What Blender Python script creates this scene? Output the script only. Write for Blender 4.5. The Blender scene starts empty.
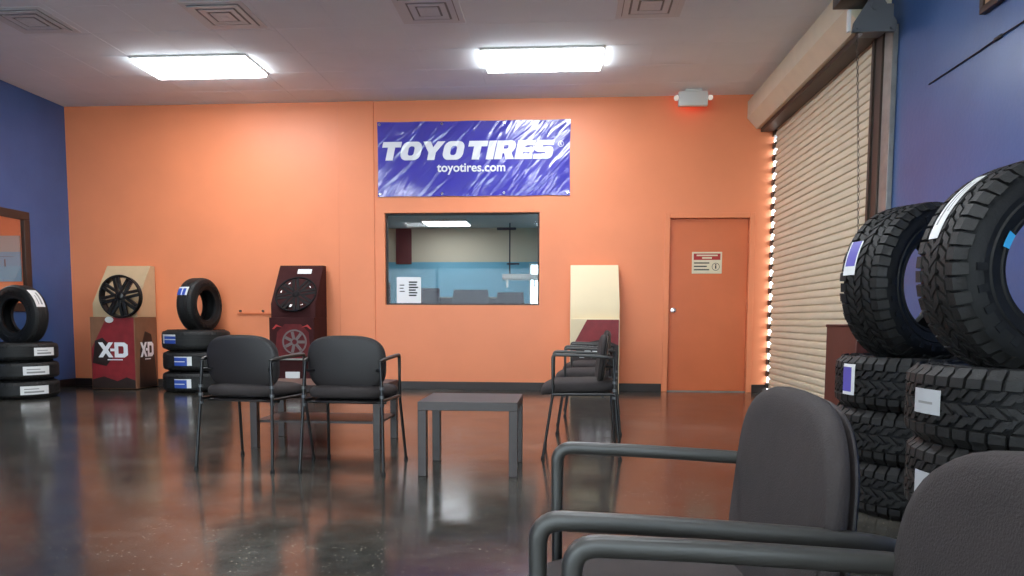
import bpy, bmesh, math, random
from mathutils import Vector, Matrix, Euler
random.seed(7)
PI = math.pi
R_ = math.radians
SC = bpy.context.scene
COL = SC.collection

# ------------------------------------------------------------------ camera
F, PX, PY, PITCH, YAW, ROLL, H = 733.5, 512.0, 378.0, -0.0789, 0.072, 0.0037, 0.9
cy, sy, cp, sp = math.cos(YAW), math.sin(YAW), math.cos(PITCH), math.sin(PITCH)
right, fwd, up = Vector((cy, sy, 0)), Vector((-sy * cp, cy * cp, sp)), Vector((sy * sp, -cy * sp, cp))
rr = right * math.cos(ROLL) + up * math.sin(ROLL)
uu = up * math.cos(ROLL) - right * math.sin(ROLL)
cd = bpy.data.cameras.new('camera')
cam = bpy.data.objects.new('camera', cd)
COL.objects.link(cam)
bk = -fwd
cam.matrix_world = Matrix(((rr.x, uu.x, bk.x, 0), (rr.y, uu.y, bk.y, 0), (rr.z, uu.z, bk.z, H), (0, 0, 0, 1)))
cd.sensor_fit = 'HORIZONTAL'
cd.sensor_width = 36
cd.lens = F / 1024 * 36
cd.shift_y = (PY - 288) / 1024
cd.shift_x = 0
cd.clip_start = 0.02
SC.camera = cam

# ------------------------------------------------------------------ world, exposure, lights
W = bpy.data.worlds.new('world')
SC.world = W
W.use_nodes = True
bg = W.node_tree.nodes['Background']
bg.inputs[0].default_value = (0.84, 0.94, 1.0, 1)
bg.inputs[1].default_value = 7.5
SC.view_settings.view_transform = 'Standard'
SC.view_settings.look = 'None'
SC.view_settings.gamma = 1
SC.view_settings.exposure = 0.42
SC.view_settings.use_curve_mapping = False
LAMP = 21.0            # emission of the ceiling troffers
OFFICE_LAMP = 8.5
CEIL = 3.66
XL, XR, YB, YF = -6.57, 2.56, 9.40, -5.0

# ------------------------------------------------------------------ materials
def lin(c):
    return tuple((v / 12.92 if v <= .04045 else ((v + .055) / 1.055) ** 2.4) for v in (x / 255 for x in c)) + (1,)

def mat(name, rgb, rough=.6, metal=0, var=0, vscale=8, bump=0, bscale=40, spec=.5, coat=0, dark=None, stretch=None, emis=None, estr=0, bdist=.01, aniso=None):
    m = bpy.data.materials.new(name)
    m.use_nodes = True
    nt = m.node_tree
    b = nt.nodes['Principled BSDF']
    c = lin(rgb)
    b.inputs['Base Color'].default_value = c
    b.inputs['Roughness'].default_value = rough
    b.inputs['Metallic'].default_value = metal
    b.inputs['Specular IOR Level'].default_value = spec
    b.inputs['Coat Weight'].default_value = coat
    if emis:
        b.inputs['Emission Color'].default_value = lin(emis)
        b.inputs['Emission Strength'].default_value = estr
    co = nt.nodes.new('ShaderNodeTexCoord')
    vec = co.outputs['Object']
    if stretch:
        mp = nt.nodes.new('ShaderNodeMapping')
        mp.inputs['Scale'].default_value = stretch
        nt.links.new(vec, mp.inputs[0])
        vec = mp.outputs[0]
    if var:
        n = nt.nodes.new('ShaderNodeTexNoise')
        n.inputs['Scale'].default_value = vscale
        n.inputs['Detail'].default_value = 5
        nt.links.new(vec, n.inputs[0])
        mr = nt.nodes.new('ShaderNodeMapRange')
        mr.inputs[1].default_value = .3
        mr.inputs[2].default_value = .7
        nt.links.new(n.outputs[0], mr.inputs[0])
        mx = nt.nodes.new('ShaderNodeMix')
        mx.data_type = 'RGBA'
        d = lin(dark) if dark else tuple(max(0, v * (1 - var)) for v in c[:3]) + (1,)
        l = c if dark else tuple(min(1, v * (1 + var)) for v in c[:3]) + (1,)
        mx.inputs[6].default_value = d
        mx.inputs[7].default_value = l
        nt.links.new(mr.outputs[0], mx.inputs[0])
        nt.links.new(mx.outputs[2], b.inputs['Base Color'])
    if bump:
        n = nt.nodes.new('ShaderNodeTexNoise')
        n.inputs['Scale'].default_value = bscale
        n.inputs['Detail'].default_value = 4
        nt.links.new(vec, n.inputs[0])
        bp = nt.nodes.new('ShaderNodeBump')
        bp.inputs['Strength'].default_value = bump
        bp.inputs['Distance'].default_value = bdist
        nt.links.new(n.outputs[0], bp.inputs['Height'])
        nt.links.new(bp.outputs[0], b.inputs['Normal'])
    return m

M = {}
M['orange'] = mat('orange wall paint', (240, 142, 96), .45, var=.03, vscale=2, bump=.06, bscale=60)
M['orange_trim'] = mat('orange door paint', (218, 114, 68), .40, var=.04, vscale=3)
M['blue'] = mat('blue wall paint', (62, 94, 148), .32, var=.10, vscale=2.2, bump=.12, bscale=25)
M['ceiling'] = mat('white ceiling tile', (222, 228, 233), .9, var=.02, vscale=3, bump=.1, bscale=90)
M['base'] = mat('dark brown vinyl base', (38, 26, 24), .45)
M['frame_dark'] = mat('dark window frame', (46, 36, 34), .45)
M['frame_brown'] = mat('dark brown window frame', (62, 42, 34), .5)
M['white_paint'] = mat('white enamel', (222, 222, 218), .4)
M['vent'] = mat('grey vent enamel', (206, 209, 211), .5)
M['vent_dark'] = mat('vent shadow gap', (140, 140, 138), .7)
M['beige_metal'] = mat('beige painted steel', (222, 211, 186), .5, var=.04, vscale=5)
M['brown_steel'] = mat('dark brown steel guide', (58, 46, 38), .45)
M['galv'] = mat('galvanised steel', (150, 148, 142), .45, metal=.6, var=.15, vscale=9)
M['black_steel'] = mat('black steel', (24, 25, 28), .42, metal=.3)
M['grey_steel'] = mat('dark grey cast steel', (104, 106, 108), .5, metal=.3)
M['chrome'] = mat('chrome', (205, 205, 205), .18, metal=1)
M['vinyl_white'] = mat('white vinyl lettering', (240, 240, 242), .35)
M['sign_white'] = mat('cream sign board', (228, 214, 184), .5)
M['sign_red'] = mat('red sign print', (178, 44, 40), .5)
M['ink'] = mat('black print ink', (34, 34, 36), .6)
M['grey_print'] = mat('grey print', (140, 140, 138), .6)
M['rubber'] = mat('black tire rubber', (19, 19, 20), .62, spec=.3, var=.25, vscale=14, bump=.15, bscale=120)
M['tread'] = mat('dusty tread rubber', (25, 24, 23), .62, var=.35, vscale=20, bump=.2, bscale=150)
M['sticker_white'] = mat('white sticker paper', (224, 224, 222), .45)
M['sticker_grey'] = mat('silver grey sticker', (182, 184, 186), .4)
M['sticker_blue'] = mat('blue sticker print', (44, 78, 170), .45)
M['sticker_cyan'] = mat('light blue sticker', (70, 178, 232), .4)
M['sticker_purple'] = mat('violet sticker print', (96, 88, 176), .45)
M['fabric'] = mat('charcoal chair fabric', (46, 39, 38), .85, var=.12, vscale=30, bump=.5, bscale=420, bdist=.002)
M['shell'] = mat('black plastic shell', (31, 25, 25), .5, bump=.1, bscale=200)
M['arm'] = mat('satin black arm plastic', (46, 44, 41), .42, spec=.6)
M['tube'] = mat('black powder coated tube', (20, 18, 18), .38)
M['glide'] = mat('rubber glide', (16, 16, 16), .7)
M['table'] = mat('black brown table foil', (50, 38, 36), .42, var=.12, vscale=6, stretch=(1, 14, 14))
M['kraft'] = mat('tan cardboard', (204, 174, 136), .75, var=.05, vscale=6)
M['cream'] = mat('cream board', (236, 216, 178), .6, var=.03, vscale=3)
M['kraft_dark'] = mat('brown cardboard', (134, 92, 66), .75, var=.12, vscale=7)
M['maroon'] = mat('maroon print', (136, 34, 40), .5, var=.18, vscale=9)
M['maroon_dark'] = mat('dark maroon board', (62, 30, 30), .8, spec=.15, var=.15, vscale=7)
M['black_print'] = mat('black brown print', (42, 27, 24), .5, var=.2, vscale=8)
M['alloy_black'] = mat('gloss black alloy', (20, 19, 19), .34, spec=.5, coat=.1)
M['alloy_bright'] = mat('machined alloy', (200, 196, 190), .22, metal=.9)
M['alloy_dark'] = mat('dark satin alloy', (26, 23, 24), .6, spec=.12)
M['maroon_deep'] = mat('deep maroon print', (98, 36, 38), .7, var=.25, vscale=9, spec=.2)
M['dim_print'] = mat('dim grey print', (112, 98, 96), .7)
M['alloy_dim'] = mat('smoked machined alloy', (150, 146, 142), .25, metal=.9)
M['red_brown'] = mat('red brown board', (92, 44, 34), .55, var=.1, vscale=6)
M['wood'] = mat('tan wood board', (186, 150, 112), .55, var=.1, vscale=6, stretch=(1, 8, 1))
M['cord'] = mat('black cable', (20, 20, 26), .6)
M['paper'] = mat('white paper', (236, 238, 240), .7)
M['office_beige'] = mat('office beige wall', (208, 198, 176), .8)
M['office_blue'] = mat('office blue wall', (116, 180, 206), .7, var=.04, vscale=2)
M['office_ceiling'] = mat('office ceiling', (186, 184, 182), .9)
M['office_dark'] = mat('dark office furniture', (52, 48, 66), .6)
M['office_red'] = mat('dark red office trim', (110, 48, 52), .6)
M['outside_ground'] = mat('pale concrete pavement', (190, 188, 182), .9, var=.06, vscale=1)
M['poster_blue'] = mat('pale blue poster', (126, 182, 218), .5)
M['poster_grey'] = mat('pale grey poster', (176, 182, 184), .5)

def emit(name, rgb, s):
    m = bpy.data.materials.new(name)
    m.use_nodes = True
    nt = m.node_tree
    nt.nodes.remove(nt.nodes['Principled BSDF'])
    e = nt.nodes.new('ShaderNodeEmission')
    e.inputs[0].default_value = lin(rgb)
    e.inputs[1].default_value = s
    nt.links.new(e.outputs[0], nt.nodes['Material Output'].inputs[0])
    return m
M['lamp'] = emit('fluorescent diffuser', (244, 250, 255), LAMP)
M['office_lamp'] = emit('office diffuser', (250, 250, 255), OFFICE_LAMP)
M['side_fill'] = emit('side room fill diffuser', (250, 250, 255), 26)
M['exit_red'] = emit('red exit light', (255, 40, 30), 1.6)
M['bulb'] = emit('small lamp lens', (255, 236, 220), .5)

def glass_mat():
    m = bpy.data.materials.new('window glass')
    m.use_nodes = True
    nt = m.node_tree
    nt.nodes.remove(nt.nodes['Principled BSDF'])
    t = nt.nodes.new('ShaderNodeBsdfTransparent')
    t.inputs[0].default_value = (.93, .96, .97, 1)
    g = nt.nodes.new('ShaderNodeBsdfGlossy')
    g.inputs['Roughness'].default_value = .02
    f = nt.nodes.new('ShaderNodeFresnel')
    f.inputs[0].default_value = 1.22
    x = nt.nodes.new('ShaderNodeMixShader')
    nt.links.new(f.outputs[0], x.inputs[0])
    nt.links.new(t.outputs[0], x.inputs[1])
    nt.links.new(g.outputs[0], x.inputs[2])
    nt.links.new(x.outputs[0], nt.nodes['Material Output'].inputs[0])
    return m
M['glass'] = glass_mat()

def floor_mat():
    m = bpy.data.materials.new('polished stained concrete')
    m.use_nodes = True
    nt = m.node_tree
    L = nt.links.new
    b = nt.nodes['Principled BSDF']
    co = nt.nodes.new('ShaderNodeTexCoord').outputs['Object']
    def noise(s, d=6, rough=.6):
        n = nt.nodes.new('ShaderNodeTexNoise')
        n.inputs['Scale'].default_value = s
        n.inputs['Detail'].default_value = d
        n.inputs['Roughness'].default_value = rough
        L(co, n.inputs[0])
        return n.outputs[0]
    def ramp(src, stops):
        r = nt.nodes.new('ShaderNodeValToRGB')
        while len(r.color_ramp.elements) < len(stops):
            r.color_ramp.elements.new(.5)
        for e, (p, c) in zip(r.color_ramp.elements, stops):
            e.position = p
            e.color = c
        L(src, r.inputs[0])
        return r.outputs[0]
    base = ramp(noise(.9, 8, .65), [(.30, lin((34, 33, 30))), (.5, lin((60, 58, 53))), (.70, lin((98, 94, 86)))])
    fine = ramp(noise(11, 8, .75), [(.3, (.40, .40, .40, 1)), (.7, (1.55, 1.55, 1.55, 1))])
    mul = nt.nodes.new('ShaderNodeMix')
    mul.data_type = 'RGBA'
    mul.blend_type = 'MULTIPLY'
    mul.inputs[0].default_value = 1
    L(base, mul.inputs[6])
    L(fine, mul.inputs[7])
    v = nt.nodes.new('ShaderNodeTexVoronoi')
    v.inputs['Scale'].default_value = 42
    L(co, v.inputs[0])
    speck = ramp(v.outputs['Distance'], [(.06, (1, 1, 1, 1)), (.14, (0, 0, 0, 1))])
    n2 = ramp(noise(7, 2), [(.42, (0, 0, 0, 1)), (.56, (1, 1, 1, 1))])
    sm = nt.nodes.new('ShaderNodeMath')
    sm.operation = 'MULTIPLY'
    L(speck, sm.inputs[0])
    L(n2, sm.inputs[1])
    mx = nt.nodes.new('ShaderNodeMix')
    mx.data_type = 'RGBA'
    L(sm.outputs[0], mx.inputs[0])
    L(mul.outputs[2], mx.inputs[6])
    mx.inputs[7].default_value = lin((186, 178, 164))
    L(mx.outputs[2], b.inputs['Base Color'])
    rg = nt.nodes.new('ShaderNodeMapRange')
    rg.inputs[1].default_value = .3
    rg.inputs[2].default_value = .7
    rg.inputs[3].default_value = .13
    rg.inputs[4].default_value = .21
    L(noise(3.0, 6), rg.inputs[0])
    L(rg.outputs[0], b.inputs['Roughness'])
    b.inputs['IOR'].default_value = 1.45
    b.inputs['Coat Weight'].default_value = .12
    b.inputs['Coat Roughness'].default_value = .10
    bp = nt.nodes.new('ShaderNodeBump')
    bp.inputs['Strength'].default_value = .03
    bp.inputs['Distance'].default_value = .02
    L(noise(8, 2), bp.inputs['Height'])
    L(bp.outputs[0], b.inputs['Normal'])
    return m
M['floor'] = floor_mat()

def banner_mat(name, rgb):
    m = mat(name, rgb, .16, spec=.7, coat=.5)
    nt = m.node_tree
    L = nt.links.new
    b = nt.nodes['Principled BSDF']
    co = nt.nodes.new('ShaderNodeTexCoord').outputs['Object']
    mp = nt.nodes.new('ShaderNodeMapping')
    mp.vector_type = 'TEXTURE'
    mp.inputs['Rotation'].default_value = (0, R_(-48), 0)
    mp.inputs['Scale'].default_value = (1.6, 1, .34)
    L(co, mp.inputs[0])
    n = nt.nodes.new('ShaderNodeTexNoise')
    n.inputs['Scale'].default_value = 1.9
    n.inputs['Detail'].default_value = 2
    n.inputs['Distortion'].default_value = .7
    L(mp.outputs[0], n.inputs[0])
    bp = nt.nodes.new('ShaderNodeBump')
    bp.inputs['Strength'].default_value = .75
    bp.inputs['Distance'].default_value = .05
    L(n.outputs[0], bp.inputs['Height'])
    L(bp.outputs[0], b.inputs['Normal'])
    L(bp.outputs[0], b.inputs['Coat Normal'])
    return m
M['banner'] = banner_mat('glossy blue banner vinyl', (70, 66, 172))
M['banner_white'] = banner_mat('glossy white banner print', (235, 236, 242))

def ceiling_mat():
    m = M['ceiling']
    return m

# ------------------------------------------------------------------ mesh builder
class MB:
    def __init__(self):
        self.v, self.f, self.m, self.s = [], [], [], []
    def add(self, verts, faces, mi=0, smooth=False, T=None):
        o = len(self.v)
        for p in verts:
            p = Vector(p)
            self.v.append(T @ p if T is not None else p)
        for f in faces:
            self.f.append([i + o for i in f])
            self.m.append(mi)
            self.s.append(smooth)
    def box(self, a, b, mi=0, bev=0, T=None, seg=2):
        a, b = Vector(a), Vector(b)
        lo = Vector([min(a[i], b[i]) for i in range(3)])
        hi = Vector([max(a[i], b[i]) for i in range(3)])
        if bev <= 0:
            vs = [(x, y, z) for z in (lo.z, hi.z) for y in (lo.y, hi.y) for x in (lo.x, hi.x)]
            self.add(vs, [(0, 2, 3, 1), (4, 5, 7, 6), (0, 1, 5, 4), (2, 6, 7, 3), (0, 4, 6, 2), (1, 3, 7, 5)], mi, False, T)
            return
        bm = bmesh.new()
        bmesh.ops.create_cube(bm, size=1)
        for v in bm.verts:
            v.co = Vector([lo[i] + (v.co[i] + .5) * (hi[i] - lo[i]) for i in range(3)])
        bmesh.ops.bevel(bm, geom=bm.edges[:], offset=bev, segments=seg, profile=.5, affect='EDGES', clamp_overlap=True)
        self.bm(bm, mi, True, T)
    def bm(self, bm, mi=0, smooth=False, T=None):
        bm.verts.index_update()
        self.add([v.co.copy() for v in bm.verts], [[v.index for v in f.verts] for f in bm.faces], mi, smooth, T)
        bm.free()
    def prism(self, pts, h0, h1, axis='z', mi=0, T=None, smooth=False):
        """polygon pts (a, b) extruded along an axis: z -> (a,b,h); y -> (a,h,b); x -> (h,a,b)"""
        def P(a, b, h):
            return (a, b, h) if axis == 'z' else ((a, h, b) if axis == 'y' else (h, a, b))
        n = len(pts)
        vs = [P(a, b, h0) for a, b in pts] + [P(a, b, h1) for a, b in pts]
        fs = [list(range(n))[::-1], list(range(n, 2 * n))] + [(i, (i + 1) % n, n + (i + 1) % n, n + i) for i in range(n)]
        self.add(vs, fs, mi, smooth, T)
    def tube(self, path, r, n=10, mi=0, T=None, prof=None, cap=True, closed=False):
        """sweep; r number or list; prof = list of (a,b) unit profile scaled by r"""
        path = [Vector(p) for p in path]
        k = len(path)
        rs = r if isinstance(r, (list, tuple)) else [r] * k
        prof = prof or [(math.cos(2 * PI * i / n), math.sin(2 * PI * i / n)) for i in range(n)]
        n = len(prof)
        t0 = (path[1] - path[0]).normalized()
        ref = Vector((0, 0, 1)) if abs(t0.z) < .9 else Vector((1, 0, 0))
        nx = t0.cross(ref).normalized()
        vs = []
        for i in range(k):
            if closed:
                t = (path[(i + 1) % k] - path[i - 1]).normalized()
            else:
                t = (path[min(i + 1, k - 1)] - path[max(i - 1, 0)]).normalized()
            nx = (nx - t * nx.dot(t)).normalized()
            ny = t.cross(nx)
            for a, b in prof:
                vs.append(path[i] + nx * a * rs[i] + ny * b * rs[i])
        fs = []
        for i in range(k if closed else k - 1):
            j = (i + 1) % k
            for q in range(n):
                fs.append((i * n + q, i * n + (q + 1) % n, j * n + (q + 1) % n, j * n + q))
        if cap and not closed:
            fs.append(list(range(n))[::-1])
            fs.append([(k - 1) * n + q for q in range(n)])
        self.add(vs, fs, mi, True, T)
    def lathe(self, prof, n=48, mi=0, T=None, closed=True, a0=0, a1=2 * PI, smooth=True):
        """profile (r, z) about z"""
        k = len(prof)
        full = abs(a1 - a0 - 2 * PI) < 1e-6
        m = n if full else n + 1
        vs = []
        for i in range(m):
            a = a0 + (a1 - a0) * i / n
            for r, z in prof:
                vs.append((r * math.cos(a), r * math.sin(a), z))
        fs = []
        for i in range(n):
            j = (i + 1) % m
            for q in range(k if closed else k - 1):
                w = (q + 1) % k
                fs.append((i * k + q, j * k + q, j * k + w, i * k + w))
        self.add(vs, fs, mi, smooth, T)
    def grid(self, fn, nu, nv, mi=0, smooth=True, T=None, mfun=None):
        vs = [fn(i / nu, j / nv) for i in range(nu + 1) for j in range(nv + 1)]
        w = nv + 1
        for i in range(nu):
            for j in range(nv):
                pass
        o = len(self.v)
        for p in vs:
            p = Vector(p)
            self.v.append(T @ p if T is not None else p)
        for i in range(nu):
            for j in range(nv):
                self.f.append([o + i * w + j, o + (i + 1) * w + j, o + (i + 1) * w + j + 1, o + i * w + j + 1])
                self.m.append(mfun((i + .5) / nu, (j + .5) / nv) if mfun else mi)
                self.s.append(smooth)
    def build(self, name, mats, parent=None, loc=None, fix=True):
        me = bpy.data.meshes.new(name)
        me.from_pydata([tuple(v) for v in self.v], [], self.f)
        mats = mats if isinstance(mats, (list, tuple)) else [mats]
        for m in mats:
            me.materials.append(M[m])
        me.polygons.foreach_set('material_index', self.m)
        me.polygons.foreach_set('use_smooth', self.s)
        me.update()
        if fix:
            bm = bmesh.new()
            bm.from_mesh(me)
            bmesh.ops.recalc_face_normals(bm, faces=bm.faces)
            bm.to_mesh(me)
            bm.free()
        try:
            me.set_sharp_from_angle(angle=R_(42))
        except Exception:
            pass
        o = bpy.data.objects.new(name, me)
        COL.objects.link(o)
        if parent:
            o.parent = parent
        if loc:
            o.location = loc
        return o

def tag(o, label=None, cat=None, group=None, kind=None):
    if label: o['label'] = label
    if cat: o['category'] = cat
    if group: o['group'] = group
    if kind: o['kind'] = kind
    return o

def thing(name, loc, rz, label, cat, group=None, kind=None):
    o = bpy.data.objects.new(name, None)
    o.empty_display_size = .1
    COL.objects.link(o)
    o.location = loc
    o.rotation_euler = (0, 0, rz)
    return tag(o, label, cat, group, kind)

def copy_tree(o, parent=None):
    c = o.copy()
    COL.objects.link(c)
    c.parent = parent
    for ch in list(o.children):
        copy_tree(ch, c)
    return c

def fill2d(loops):
    """filled flat polygon with holes -> (verts2d, faces)"""
    cu = bpy.data.curves.new('tmp', 'CURVE')
    cu.dimensions = '2D'
    cu.fill_mode = 'FRONT'
    for lp in loops:
        s = cu.splines.new('POLY')
        s.points.add(len(lp) - 1)
        for p, (x, y) in zip(s.points, lp):
            p.co = (x, y, 0, 1)
        s.use_cyclic_u = True
    return curve_mesh(cu)

def curve_mesh(cu):
    o = bpy.data.objects.new('tmp', cu)
    COL.objects.link(o)
    dg = bpy.context.evaluated_depsgraph_get()
    dg.update()
    me = bpy.data.meshes.new_from_object(o.evaluated_get(dg))
    vs = [(v.co.x, v.co.y) for v in me.vertices]
    fs = [list(p.vertices) for p in me.polygons]
    bpy.data.objects.remove(o)
    bpy.data.curves.remove(cu)
    bpy.data.meshes.remove(me)
    return vs, fs

def text2d(s, size=1, bold=0):
    cu = bpy.data.curves.new('tmp', 'FONT')
    cu.body = s
    cu.size = size
    cu.offset = bold
    cu.fill_mode = 'FRONT'
    cu.resolution_u = 4
    return curve_mesh(cu)

def fit(vf, x0, x1, y0, y1):
    vs, fs = vf
    a0, a1 = min(v[0] for v in vs), max(v[0] for v in vs)
    b0, b1 = min(v[1] for v in vs), max(v[1] for v in vs)
    return [(x0 + (v[0] - a0) / (a1 - a0) * (x1 - x0), y0 + (v[1] - b0) / (b1 - b0) * (y1 - y0)) for v in vs], fs

def rrect(x0, y0, x1, y1, r, n=6):
    pts = []
    for cx, cy_, a in ((x1 - r, y0 + r, -90), (x1 - r, y1 - r, 0), (x0 + r, y1 - r, 90), (x0 + r, y0 + r, 180)):
        for i in range(n + 1):
            t = R_(a + 90 * i / n)
            pts.append((cx + r * math.cos(t), cy_ + r * math.sin(t)))
    return pts

# ------------------------------------------------------------------ room shell
def wall(name, axis, at0, at1, u0, u1, z0, z1, holes, m, label):
    """wall slab; axis 'y' = plane of constant y, u runs along x; axis 'x' likewise. at0 = room face, at1 = far face"""
    us = sorted(set([u0, u1] + [h[0] for h in holes] + [h[1] for h in holes]))
    zs = sorted(set([z0, z1] + [h[2] for h in holes] + [h[3] for h in holes]))
    def P(u, d, z):
        return (u, d, z) if axis == 'y' else (d, u, z)
    def inside(u, z):
        if not (u0 < u < u1 and z0 < z < z1):
            return False
        return not any(h[0] < u < h[1] and h[2] < z < h[3] for h in holes)
    b = MB()
    for i in range(len(us) - 1):
        for j in range(len(zs) - 1):
            ua, ub, za, zb = us[i], us[i + 1], zs[j], zs[j + 1]
            um, zm = (ua + ub) / 2, (za + zb) / 2
            if not inside(um, zm):
                continue
            for d in (at0, at1):
                b.add([P(ua, d, za), P(ub, d, za), P(ub, d, zb), P(ua, d, zb)], [(0, 1, 2, 3)])
            eps = 1e-4
            if not inside(ua - eps, zm): b.add([P(ua, at0, za), P(ua, at1, za), P(ua, at1, zb), P(ua, at0, zb)], [(0, 1, 2, 3)])
            if not inside(ub + eps, zm): b.add([P(ub, at0, za), P(ub, at1, za), P(ub, at1, zb), P(ub, at0, zb)], [(0, 1, 2, 3)])
            if not inside(um, za - eps): b.add([P(ua, at0, za), P(ua, at1, za), P(ub, at1, za), P(ub, at0, za)], [(0, 1, 2, 3)])
            if not inside(um, zb + eps): b.add([P(ua, at0, zb), P(ua, at1, zb), P(ub, at1, zb), P(ub, at0, zb)], [(0, 1, 2, 3)])
    # orient every face outwards from the slab
    c = sum(([at0, at1]), 0) / 2
    for f in b.f:
        ps = [b.v[i] for i in f]
        nn = (ps[1] - ps[0]).cross(ps[2] - ps[0])
        mid = (ps[0] + ps[2]) / 2
        k = 1 if axis == 'y' else 0
        if abs(nn[k]) > 1e-9:
            out = (mid[k] - c) * nn[k] > 0
        else:
            q = nn.normalized() * 1e-3
            u_, z_ = (mid.x, mid.z) if axis == 'y' else (mid.y, mid.z)
            out = not inside(u_ + (q.x if axis == 'y' else q.y), z_ + q.z)
        if not out:
            f.reverse()
    o = b.build(name, m, fix=False)
    return tag(o, label, 'wall', kind='structure')

b = MB(); b.box((XL - .15, YF - .15, -.1), (XR + .15, YB + .15, 0))
tag(b.build('floor', 'floor'), 'polished dark stained concrete floor with mirror reflections', 'floor', kind='structure')

# ceiling: gypsum lay-in panels, shallow joints
b = MB(); b.box((XL - .15, YF - .15, CEIL), (XR + .15, YB + .15, CEIL + .1))
tag(b.build('ceiling', 'ceiling'), 'pale grey ceiling over the waiting room', 'ceiling', kind='structure')

WX0, WX1, WZ0, WZ1 = -2.325, -.335, 1.09, 2.262     # office window
DX0, DX1, DZ1 = 1.23, 2.335, 2.235                    # door opening incl. frame
wall('wall_back', 'y', YB, YB + .16, XL - .15, 2.535, 0, CEIL, [(WX0, WX1, WZ0, WZ1), (DX0, DX1, -1, DZ1)], 'orange', 'bright orange back wall with the office window and door')
LY0, LY1, LZ0, LZ1 = 5.9, 8.66, .98, 2.19
wall('wall_left', 'x', XL, XL - .05, YF, YB, 0, CEIL, [(LY0, LY1, LZ0, LZ1)], 'blue', 'dark blue left wall with a brown framed window')
CY0, CY1, CZ = 6.34, 9.33, 3.25
wall('wall_right', 'x', XR, XR + .16, YF, YB + .16, 0, CEIL, [(CY0 - .1, YB + 1, -1, CZ - .10)], 'blue', 'glossy blue right wall behind the tall tire stacks')
wall('wall_front', 'y', YF, YF - .15, XL - .15, XR + .15, 0, CEIL, [(-6.3, 2.3, .25, 2.62)], 'office_beige', 'storefront wall with large windows')

def baseboard(name, boxes, label):
    b = MB()
    for a, c in boxes:
        b.box(a, c, bev=.003, seg=1)
    tag(b.build(name, 'base'), label, 'baseboard', kind='structure')
baseboard('baseboard_back', [((XL, YB - .012, 0), (1.22, YB, .10)), ((2.345, YB - .012, 0), (2.53, YB, .10))], 'dark vinyl baseboard along the orange wall')
baseboard('baseboard_left', [((XL, YF, 0), (XL + .012, YB, .10))], 'dark vinyl baseboard along the left blue wall')
baseboard('baseboard_right', [((XR - .012, YF, 0), (XR, CY0 - .35, .10))], 'dark vinyl baseboard along the right blue wall')

# pilaster between the two seams
b = MB(); b.box((-2.92, YB - .014, 0), (-2.455, YB + .01, CEIL), bev=.004, seg=1)
tag(b.build('trim_1', 'orange'), 'flat orange pilaster strip from floor to ceiling beside the banner', 'pilaster', kind='structure')

# ceiling grid joints
b = MB()
x = -4.62 - 1.22 * 1
k = 0
for i in range(16):
    xx = -6.45 + .61 * i
    if xx < XR - .05:
        b.box((xx - .004, YF, CEIL - .0015), (xx + .004, YB, CEIL + .001))
for i in range(24):
    yy = 9.50 - .61 * i
    if YF < yy < YB:
        b.box((XL, yy - .004, CEIL - .0015), (XR, yy + .004, CEIL + .001))
tag(b.build('trim_2', 'ceiling'), 'thin pale joints of the ceiling panels', 'ceiling joints', kind='structure')

# ------------------------------------------------------------------ office window
def window(name, axis, face, depth, u0, u1, z0, z1, w, m, label, mull=()):
    def B(b, ua, ub, za, zb, d0, d1, bev=.004):
        if axis == 'y': b.box((ua, d0, za), (ub, d1, zb), bev=bev, seg=1)
        else: b.box((d0, ua, za), (d1, ub, zb), bev=bev, seg=1)
    root = MB()
    for ua, ub, za, zb in ((u0, u1, z0, z0 + w), (u0, u1, z1 - w, z1), (u0, u0 + w, z0 + w, z1 - w), (u1 - w, u1, z0 + w, z1 - w)):
        B(root, ua, ub, za, zb, face, face + depth)
    for q in mull:
        B(root, q - w / 2, q + w / 2, z0 + w, z1 - w, face, face + depth)
    o = root.build(name, m)
    tag(o, label, 'window', kind='structure')
    g = MB()
    mid = face + depth * .5
    B(g, u0 + w * .9, u1 - w * .9, z0 + w * .9, z1 - w * .9, mid - .003, mid + .003, 0)
    g.build('window_pane', 'glass', o)
    return o
window('window_1', 'y', YB + .05, .06, WX0, WX1, WZ0, WZ1, .022, 'frame_dark', 'wide interior office window in the orange wall')
window('window_2', 'x', XL + .015, -.05, LY0, LY1, LZ0, LZ1, .10, 'frame_brown', 'brown framed window in the left blue wall')
window('window_3', 'y', YF - .02, -.06, -6.3, 2.3, .25, 2.62, .06, 'frame_dark', 'wide storefront window behind the camera', mull=(-4.2, 0.2))

# outside ground seen through the gap beside the roll-up door
b = MB(); b.box((XR + .16, -12, -.12), (30, 40, -.02)); b.box((-30, -20, -.12), (XR + .16, YF - .15, -.02))
tag(b.build('pavement', 'outside_ground'), 'pale pavement outside the building', 'pavement', kind='structure')

# ------------------------------------------------------------------ office behind the window
OB, OC = 13.9, 2.62
OX0, OX1 = -4.6, -.30
b = MB(); b.box((OX0 - .1, YB + .16, -.1), (OX1 + .1, OB + .1, 0)); tag(b.build('floor_office', 'office_beige'), 'office floor behind the window', 'floor', kind='structure')
b = MB(); b.box((OX0 - .1, YB + .16, OC), (OX1 + .1, OB + .1, OC + .08)); tag(b.build('ceiling_office', 'office_ceiling'), 'grey office ceiling behind the window', 'ceiling', kind='structure')
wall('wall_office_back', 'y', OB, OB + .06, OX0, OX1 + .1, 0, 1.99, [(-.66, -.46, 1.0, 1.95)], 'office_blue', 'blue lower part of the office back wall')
wall('wall_office_upper', 'y', OB, OB + .06, OX0, OX1 + .1, 1.99, OC, [], 'office_beige', 'beige upper part of the office back wall')
b = MB(); b.box((OX0 - .1, YB + .16, 0), (OX0, OB + .1, 1.99), 0); b.box((OX0 - .1, YB + .16, 1.99), (OX0, OB + .1, OC), 1)
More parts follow.
